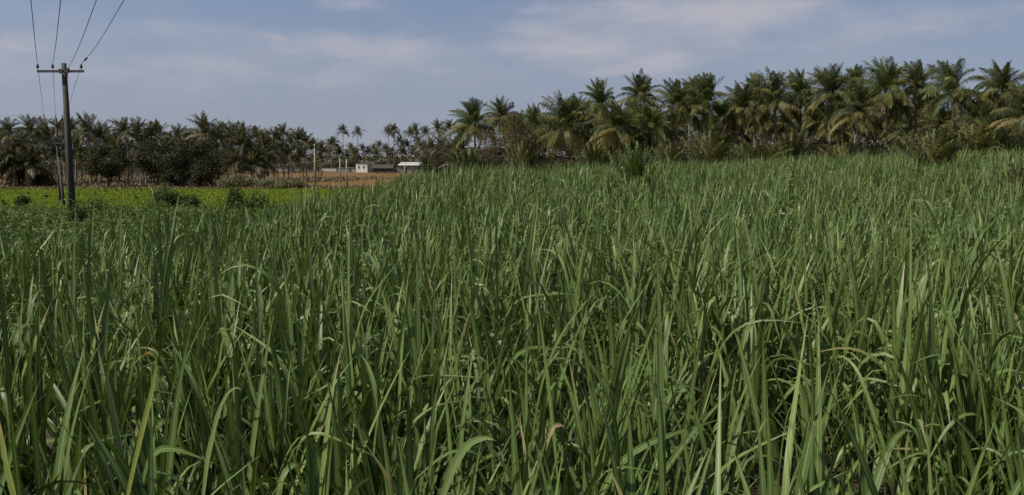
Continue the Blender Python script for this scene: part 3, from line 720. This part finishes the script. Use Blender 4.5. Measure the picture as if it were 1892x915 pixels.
# ------------------------------------------------------------------ poles and wires
def tapered(g, base, top, w0, w1, rot=0.0):
    box(g, (0, 0, 0), (1, 1, 1)); v = g.v[-1]
    lo = v[:, 2] < 0; b, t = np.array(base), np.array(top)
    cr, sr = math.cos(rot), math.sin(rot)
    xy = v[:, :2] @ np.array([[cr, sr], [-sr, cr]])
    out = np.empty_like(v)
    for i in range(8):
        c, w = (b, w0) if lo[i] else (t, w1)
        out[i] = c + np.array([xy[i, 0] * w[0], xy[i, 1] * w[1], 0])
    g.v[-1] = out

INS = [(.004, 0), (.012, .0), (.012, .06), (.045, .07), (.055, .10), (.040, .115), (.050, .135), (.030, .155), (.036, .18), (.018, .205), (.001, .21)]
D1 = 30.0
T1 = at(118, 117, D1); root1 = (T1[0], D1, 0.0)
o = thing('utility_pole', 'large grey concrete power pole with a straight crossarm and four wires', 'power pole', root1)
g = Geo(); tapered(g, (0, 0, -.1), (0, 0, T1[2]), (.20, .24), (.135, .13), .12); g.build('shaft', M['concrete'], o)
zarm = at(118, 133, D1)[2]
g = Geo(); xa0, xa1 = at(75, 133, D1)[0] - T1[0], at(160, 133, D1)[0] - T1[0]
ARM_Y = -.20
box(g, ((xa0 + xa1) / 2, ARM_Y, zarm), (xa1 - xa0, .07, .085)); box(g, (0, ARM_Y - .045, zarm), (.13, .02, .17)); arm = g.build('crossarm', M['steel'], o, False)
INS1 = []
for px, dz in ((76, 0), (103.5, 0), (132, -.13), (156, 0)):
    xi = at(px, 133, D1)[0] - T1[0]
    ins = link('insulator', None, arm) if False else None
    g = Geo(); lathe(g, INS, (xi, ARM_Y, zarm + .052 + dz), 12); g.build('insulator', M['porcelain'], arm)
    if dz < 0:
        g = Geo(); box(g, (xi, ARM_Y - .055, zarm), (.05, .03, .14)); g.build('bracket', M['steel'], arm, False)
    INS1.append(np.array([T1[0] + xi, D1 + ARM_Y, zarm + .052 + dz + .20]))

D2 = 70.0
P2 = at(103, 216, D2)
o2 = thing('utility_pole', 'slim forked power pole with strut leg and V arms behind the large pole', 'power pole', (P2[0], D2, 0))
g = Geo(); tapered(g, (0, 0, -.1), (0, 0, P2[2] - .1), (.20, .20), (.15, .15)); g.build('shaft', M['concrete'], o2)
g = Geo(); sx = at(119, 385, D2 - 8)[0] - P2[0]; tapered(g, (sx, -8, -.1), (.08, -.16, at(104, 290, D2)[2]), (.19, .19), (.14, .14)); g.build('strut', M['concrete'], o2)
V2 = []
zc = at(103, 232, D2)[2]
for px, py in ((83, 218), (117, 219)):
    e = at(px, py, D2); g = Geo(); tube(g, [(0, -.10, zc), (e[0] - P2[0], -.10, e[2])], .07, 6); a_ = g.build('arm', M['steel'], o2)
    g = Geo(); lathe(g, [(p * 1.3, q * 1.2) for p, q in INS], (e[0] - P2[0], -.10, e[2] + .03), 10); g.build('insulator', M['porcelain'], a_)
    V2.append(np.array([e[0], D2 - .10, e[2] + .26]))
g = Geo(); lathe(g, [(p * 1.3, q * 1.2) for p, q in INS], (0, 0, P2[2] - .1), 10); g.build('insulator', M['porcelain'], o2)
V2.insert(1, np.array([P2[0], D2, P2[2] + .13]))
zx = at(103, 256, D2)[2]; zy = at(103, 265, D2)[2]
for zz, wid in ((zx, 1.0), (zy, 1.1)):
    g = Geo(); box(g, (.05, -.13, zz), (wid, .07, .09)); ca = g.build('crossarm', M['steel'], o2, False)
    for xx in (-.42, -.15, .25, .5):
        g = Geo(); lathe(g, INS, (xx, -.13, zz + .047), 8); g.build('insulator', M['porcelain'], ca)

def wire(label, a, b, sag, rad=.010, n=28, group=None, name='power_wire', mat='wire'):
    a, b = np.asarray(a, float), np.asarray(b, float); t = np.linspace(0, 1, n)
    p = a + (b - a) * t[:, None]; p[:, 2] -= sag * 4 * t * (1 - t)
    g = Geo(); tube(g, p - a, rad, 6); o = g.build(name, M[mat]); o.location = a
    return tag(o, label, 'wire', group), p
for q, (px0, nm) in enumerate(((57, 'outer left'), (112, 'inner left'), (178, 'inner right'), (229, 'outer right'))):
    e = at(px0, 0, 15.6); a = INS1[q]
    far_end = a + (e - a) * 2.9; far_end[2] = e[2] + .5
    ends = ('overhead wire running up from the left tip of the pole crossarm', 'overhead wire running up from the second insulator of the crossarm', 'overhead wire running up from just right of the pole shaft', 'overhead wire with a splice sleeve from the right tip of the crossarm')[q]
    # straight through the point seen at the picture's top edge, then on over the camera
    t = np.linspace(0, 1, 30); far_end = a + (e - a) * 2.6
    p = a + (far_end - a) * t[:, None]
    p[:, 2] += -.10 * np.sin(t * math.pi * 2.6) * (t < 1 / 2.6) + .55 * np.clip(t - 1 / 2.6, 0, 1) ** 2
    g = Geo(); tube(g, p - a, .0085, 6); o = g.build('power_wire', M['wire']); o.location = a
    tag(o, ends, 'wire')
    if q == 3:
        c = np.stack([np.interp([.055, .085], t, p[:, i] - a[i]) for i in range(3)], -1)
        g = Geo(); tube(g, c, .03, 8); g.build('splice_sleeve', M['steel'], o)
wire('wire from the left end of the crossarm down to the forked pole', INS1[0], V2[0], .25, .009)
wire('wire from the second insulator down to the tip of the forked pole', INS1[1], V2[1], .25, .009)
wire('wire from beside the shaft down behind the large pole', INS1[2], V2[2] + np.array([-.02, 0, -.1]), .3, .009)
wire('wire from the right tip of the crossarm down to the forked pole', INS1[3], V2[2], .3, .009)
wire('thin wire leaving the forked pole top toward the left edge', V2[0], at(-60, 214, 73), .05, .012)
wire('thick bundled cable leaving the lower crossarm toward the left edge', (P2[0] - .4, D2 - .13, zy + .2), at(-60, 268, 67), .05, .05, mat='steel')
wire('second thin cable under the bundled one toward the left edge', (P2[0] - .4, D2 - .13, zx + .2), at(-60, 263, 67), .1, .02, mat='steel')

def field_pole(px, top, D, label, w, arm=None, mat='post'):
    P = at(px, top, D); o = thing('field_pole', label, 'pole', (P[0], D, 0))
    g = Geo(); tapered(g, (0, 0, -.1), (0, 0, P[2]), (w, w), (w * .7, w * .7), .2); g.build('shaft', M[mat], o)
    if arm:
        g = Geo(); box(g, (0, -w * .6, P[2] - .25), (arm, .06, .08)); g.build('crossarm', M['steel'], o, False)
    return np.array([P[0], D, P[2]])
fa = field_pole(581, 266, 100, 'tall pale pole between bright field and ploughed field', .26, .9)
fb = field_pole(628, 286, 112, 'mid-height grey pole of two close poles in the ploughed field', .22, .8)
fc = field_pole(640, 294, 114, 'shorter pole just right of the mid-height grey one', .24)
fd = field_pole(592, 296, 215, 'thin far post before the boundary wall', .28)
fe = field_pole(748, 302, 150, 'short pale post before the white roofed shed', .22)
ff = field_pole(693, 320, 125, 'very short stake in the ploughed field under the dark shed', .10)
fg = field_pole(763, 308, 145, 'short dark stake right of the pale post', .16, None, 'bark')
wire('thin wire from the forked pole to the tall pale pole', (P2[0] + .5, D2, zy), fa - np.array([0, 0, .2]), .5, .012)
wire('thin wire linking the tall pale pole with the mid-height one', fa - np.array([0, 0, .3]), fb - np.array([0, 0, .2]), .3, .014)
wire('thin wire from the mid-height pole back across the grove front', fb - np.array([0, 0, .25]), at(470, 305, 150), .4, .020)
wire('thin wire from the mid-height pole toward the white sheds', fb - np.array([0, 0, .2]), fe, .3, .016)
wire('pale wire from the short pale post toward the grove', fe, at(835, 304, 120), .1, .018)

# ------------------------------------------------------------------ farm buildings far off
def house(name, label, cat, px0, px1, base, eave, D, depth, wall, roof, roof_kind, windows=(), doors=(), rot=0.0, over=.35, rise=0.25):
    a, b = at(px0, base, D), at(px1, base, D); w = b[0] - a[0]; h = at(px0, eave, D)[2]
    o = thing(name, label, cat, ((a[0] + b[0]) / 2, D + depth / 2, 0), None, rot)
    g = Geo(); y = -depth / 2
    box(g, (0, 0, h / 2 - .1), (w, depth, h + .2)); g.build('wall', M[wall], o, False)
    g = Geo()
    if roof_kind == 'flat':
        box(g, (0, 0, h + .07), (w + .3, depth + .3, .14))
    else:
        rh = h + rise
        xs_ = w / 2 + over; yy = depth / 2 + over; t = .08
        if roof_kind == 'gable':
            v = [(-xs_, -yy, h), (xs_, -yy, h), (xs_, 0, rh), (-xs_, 0, rh), (-xs_, yy, h), (xs_, yy, h)]
            f = [[0, 1, 2, 3], [3, 2, 5, 4]]
            v2 = [(p[0], p[1], p[2] + t + .01) for p in v]; off = 6
            allf = [[q[3], q[2], q[1], q[0]] for q in f] + [[q + off for q in ff_] for ff_ in f] + [[0, 1, 7, 6], [4, 10, 11, 5], [1, 2, 8, 7], [2, 5, 11, 8], [0, 6, 9, 3], [3, 9, 10, 4]]
            g.add([(p[0], p[1], p[2] + .01) for p in v] + v2, allf)
        else:
            v = [(-xs_, -yy, h + .01), (xs_, -yy, h + .01), (xs_, yy, rh), (-xs_, yy, rh)]; v2 = [(p[0], p[1], p[2] + t) for p in v]
            g.add(v + v2, [[3, 2, 1, 0], [4, 5, 6, 7], [0, 1, 5, 4], [1, 2, 6, 5], [2, 3, 7, 6], [3, 0, 4, 7]])
            gg = Geo(); box(gg, (0, depth / 2 - .05, (h + rh) / 2 - .03), (w, .1, rh - h + .02)); gg.build('gable_wall', M[wall], o, False)
    g.build('roof', M[roof], o, False)
    for xx, zz, ww, wh in windows:
        g = Geo(); box(g, (xx, y - .03, zz), (ww + .16, .08, wh + .16)); fr = g.build('window', M['greywall'], o, False)
        g = Geo(); box(g, (xx, y - .055, zz), (ww, .06, wh)); g.build('shutter', M['void'], fr, False)
    for xx, ww, dh in doors:
        g = Geo(); box(g, (xx, y - .03, dh / 2), (ww, .08, dh)); g.build('door', M['void'], o, False)
    return o
H = house('farm_house', 'small white house with flat roof and two dark windows', 'house', 660, 684, 319, 304, 270, 4.0, 'lime', 'lime', 'flat', [(-1.0, 1.75, .55, .65), (.85, 1.75, .55, .65)], rot=-.35)
g = Geo()
for xx in (-.5, .5):
    for yy in (-.4, .4): box(g, (1.1 + xx, yy, 3.0), (.06, .06, 1.4))
box(g, (1.1, 0, 3.68), (1.1, .9, .06)); g.build('roof_frame', M['greywall'], H, False)
house('outbuilding', 'low grey block shed joined to the white house', 'shed', 624, 659, 318.5, 310.5, 274, 3.5, 'greywall', 'greywall', 'flat', [(-.3, 1.0, .3, .4)], [(1.0, .6, 1.1)])
house('cattle_shed', 'dark thatched shed right of the white house', 'shed', 689, 724, 320, 311.5, 262, 5.0, 'thatch', 'thatch', 'gable', [], [(-.6, .9, 1.4), (.9, .8, 1.4)], rise=1.2, over=.5)
house('outbuilding', 'small white walled shed with pale roof edge', 'shed', 725, 736, 319, 311, 264, 3.0, 'lime', 'greywall', 'flat', [], [(.1, .5, 1.2)])
house('storage_shed', 'grey shed under a shining pale sheet roof', 'shed', 738, 772, 320, 306, 240, 7.0, 'greywall', 'sheet', 'lean', [], [(-1.0, .9, 1.7), (1.3, .8, 1.2)], rise=.9, over=.5)
o = thing('boundary_wall', 'long low whitewashed wall along the far side of the ploughed field', 'wall', (*at(560, 315, 285)[:2], 0))
a, b = at(497, 315, 285)[0] - o.location.x, at(622, 315, 285)[0] - o.location.x
zt = at(560, 311, 285)[2]
g = Geo(); box(g, ((a + b) / 2, 0, zt / 2 - .05), (b - a, .25, zt)); g.build('wall', M['lime'], o, False)
g = Geo(); box(g, ((a + b) / 2, 0, zt + .0), (b - a + .1, .36, .10)); g.build('coping', M['greywall'], o, False)
o = thing('feed_trough', 'low dark platform on legs in front of the thatched shed', 'trough', (*at(711, 321, 238)[:2], 0))
g = Geo(); box(g, (0, 0, .62), (5.0, 1.0, .28)); g.build('trough', M['thatch'], o, False)
for xx in (-2.2, 0, 2.2):
    g = Geo(); box(g, (xx, 0, .23), (.2, .8, .5)); g.build('leg', M['thatch'], o, False)
g = Geo(); r = np.random.default_rng(5); P = at(1124, 300, 75)
leaves(g, np.stack([r.normal(0, .7, 420), r.normal(0, .4, 420), np.abs(r.normal(0, .35, 420)) + .02], -1), .55, .16, .2, r)
o = g.build('frond_heap', M['palm_dry']); o.location = (P[0], 74.6, float(ground_z(P[0], 74.6)) + 1.2)
g = Geo(); box(g, (0, 0, 0), (1, 1, 1))
bpy.data.objects.remove(o)
o = thing('debris_heap', 'pale grey heap of dried fronds at the cane edge under the palms', 'heap', (P[0], 74.6, float(ground_z(P[0], 74.6))))
g = Geo()
for k in range(40):
    a = r.uniform(0, 3.14); c = np.array([r.normal(0, .5), r.normal(0, .3), .05 + abs(r.normal(0, .6)) + .3]); d = np.array([math.cos(a), math.sin(a) * .5, r.normal(.35, .3)]) * r.uniform(.5, 1.3)
    tube(g, [c - d, c + np.array([0, 0, .1]), c + d], [.05, .07, .02], 5, r.uniform(0, 1))
g.build('dry_frond_pile', M['palm_dry'], o)
g = Geo(); ph = np.linspace(0, math.pi, 8); lathe(g, np.stack([np.sin(ph) * .8 + .002, -np.cos(ph) * .75 + .55], -1), n=10)
g.v[-1] += np.random.default_rng(2).normal(0, .06, g.v[-1].shape); g.build('stone', M['stone'], o)

# ------------------------------------------------------------------ sky and sun
SUN_EL, SUN_FROM = R(50), np.array([-0.90, -0.42])
az = math.atan2(SUN_FROM[0], SUN_FROM[1])                         # from +Y towards +X
sun = bpy.data.objects.new('sun', bpy.data.lights.new('sun', 'SUN')); C.objects.link(sun)
sun.data.energy, sun.data.angle, sun.data.color = 4.8, R(0.53), (1.0, 0.94, 0.85)
sun.rotation_euler = (R(90) - SUN_EL, 0, -az + math.pi)

world = bpy.data.worlds.new('World'); scene.world = world; world.use_nodes = True
nt = world.node_tree; L = nt.links.new
for n_ in list(nt.nodes): nt.nodes.remove(n_)
tc = nt.nodes.new('ShaderNodeTexCoord'); sep = nt.nodes.new('ShaderNodeSeparateXYZ'); L(tc.outputs['Generated'], sep.inputs[0])
dx, dy, dz = sep.outputs
lift = nt.nodes.new('ShaderNodeVectorMath'); lift.operation = 'ADD'; lift.inputs[1].default_value = (0, 0, .22); L(tc.outputs['Generated'], lift.inputs[0])
nrm = nt.nodes.new('ShaderNodeVectorMath'); nrm.operation = 'NORMALIZE'; L(lift.outputs[0], nrm.inputs[0])
sky = nd(nt, 'ShaderNodeTexSky', sky_type='NISHITA', sun_disc=False, sun_elevation=SUN_EL, sun_rotation=az % (2 * math.pi), air_density=1.0, dust_density=2.0, ozone_density=1.0)
L(nrm.outputs[0], sky.inputs[0])
STR = 0.105
def rad(r_, g_, b_):                                              # radiance wanted at the camera -> value before the strength
    return (r_ / STR, g_ / STR, b_ / STR)
def gauss(px, py, hx, hy, amp):
    d = direction(px, py); d = d / np.linalg.norm(d)
    sx_, sz_ = hx / FPX, hy / FPX
    a = math_node(nt, 'MULTIPLY', math_node(nt, 'SUBTRACT', wx, float(d[0])), 1 / sx_)
    b = math_node(nt, 'MULTIPLY', math_node(nt, 'SUBTRACT', wz, float(d[2])), 1 / sz_)
    q = math_node(nt, 'ADD', math_node(nt, 'MULTIPLY', a, a), math_node(nt, 'MULTIPLY', b, b))
    return math_node(nt, 'MULTIPLY', math_node(nt, 'EXPONENT', math_node(nt, 'MULTIPLY', q, -1.0)), amp)
stretch = nd(nt, 'ShaderNodeVectorMath', operation='MULTIPLY'); stretch.inputs[1].default_value = (1, 1, 3.2); L(tc.outputs['Generated'], stretch.inputs[0])
warp = nd(nt, 'ShaderNodeTexNoise', i_Scale=13.0, i_Detail=7.0, i_Roughness=0.6); L(stretch.outputs[0], warp.inputs['Vector'])
wsep = nt.nodes.new('ShaderNodeSeparateXYZ'); L(warp.outputs['Color'], wsep.inputs[0])
wx = math_node(nt, 'ADD', dx, math_node(nt, 'MULTIPLY', math_node(nt, 'SUBTRACT', wsep.outputs[0], .5), .10))
wz = math_node(nt, 'ADD', dz, math_node(nt, 'MULTIPLY', math_node(nt, 'SUBTRACT', wsep.outputs[1], .5), .032))
CLOUDS = [(1240, 12, 170, 28, .85), (1330, 40, 190, 26, .45), (655, 6, 55, 13, .6), (740, 88, 95, 22, .75), (640, 105, 60, 22, .45), (600, 140, 80, 12, .5), (970, 50, 75, 11, .55), (1060, 98, 85, 24, .8),
          (1225, 118, 50, 13, .9), (1140, 128, 60, 10, .5), (12, 90, 40, 20, .95), (370, 55, 90, 16, .5), (500, 72, 30, 12, .45), (150, 110, 300, 55, .48), (1420, 85, 280, 48, .52), (700, 120, 300, 44, .42), (1130, 80, 220, 50, .40), (1750, 40, 200, 30, .30), (1350, 25, 240, 22, .35), (960, 90, 50, 10, .4), (1500, 5, 70, 8, .4), (990, 18, 50, 9, .35)]
tot = None
for c in CLOUDS:
    q = gauss(*c); tot = q if tot is None else math_node(nt, 'ADD', tot, q)
cn = nd(nt, 'ShaderNodeTexNoise', i_Scale=9.0, i_Detail=8.0, i_Roughness=0.58); L(stretch.outputs[0], cn.inputs['Vector'])
gen = math_node(nt, 'MULTIPLY', math_node(nt, 'SUBTRACT', cn.outputs[0], .52, True), 2.2, True)
shape = math_node(nt, 'MINIMUM', math_node(nt, 'ADD', .50, math_node(nt, 'MULTIPLY', math_node(nt, 'SUBTRACT', cn.outputs[0], .40), 3.0)), 1.35)
tot = math_node(nt, 'MULTIPLY', tot, math_node(nt, 'MAXIMUM', shape, .30))
mask = math_node(nt, 'SUBTRACT', 1.0, math_node(nt, 'EXPONENT', math_node(nt, 'MULTIPLY', math_node(nt, 'POWER', math_node(nt, 'ADD', tot, math_node(nt, 'MULTIPLY', gen, .4)), 1.35), -1.15)))
# grey-lavender dust towards the horizon
hz_ = math_node(nt, 'POWER', math_node(nt, 'SUBTRACT', 1.0, math_node(nt, 'MULTIPLY', math_node(nt, 'MAXIMUM', dz, 0.0), 3.7, True), True), 1.25)
col = mix_col(nt, math_node(nt, 'MULTIPLY', hz_, .97), sky.outputs[0], rad(.266, .278, .314))
col = mix_col(nt, math_node(nt, 'MULTIPLY', mask, .85), col, rad(.405, .392, .428))
bg = nd(nt, 'ShaderNodeBackground', i_Strength=STR); L(col, bg.inputs[0])
out = nt.nodes.new('ShaderNodeOutputWorld'); L(bg.outputs[0], out.inputs[0])

# ------------------------------------------------------------------ render settings
scene.render.engine = 'CYCLES'
scene.view_settings.view_transform = 'Standard'; scene.view_settings.look = 'None'
scene.view_settings.exposure = 0.28; scene.view_settings.gamma = 1.0; scene.view_settings.use_curve_mapping = False
scene.cycles.max_bounces = 6; scene.cycles.diffuse_bounces = 2; scene.cycles.transmission_bounces = 3
scene.cycles.use_denoising = True
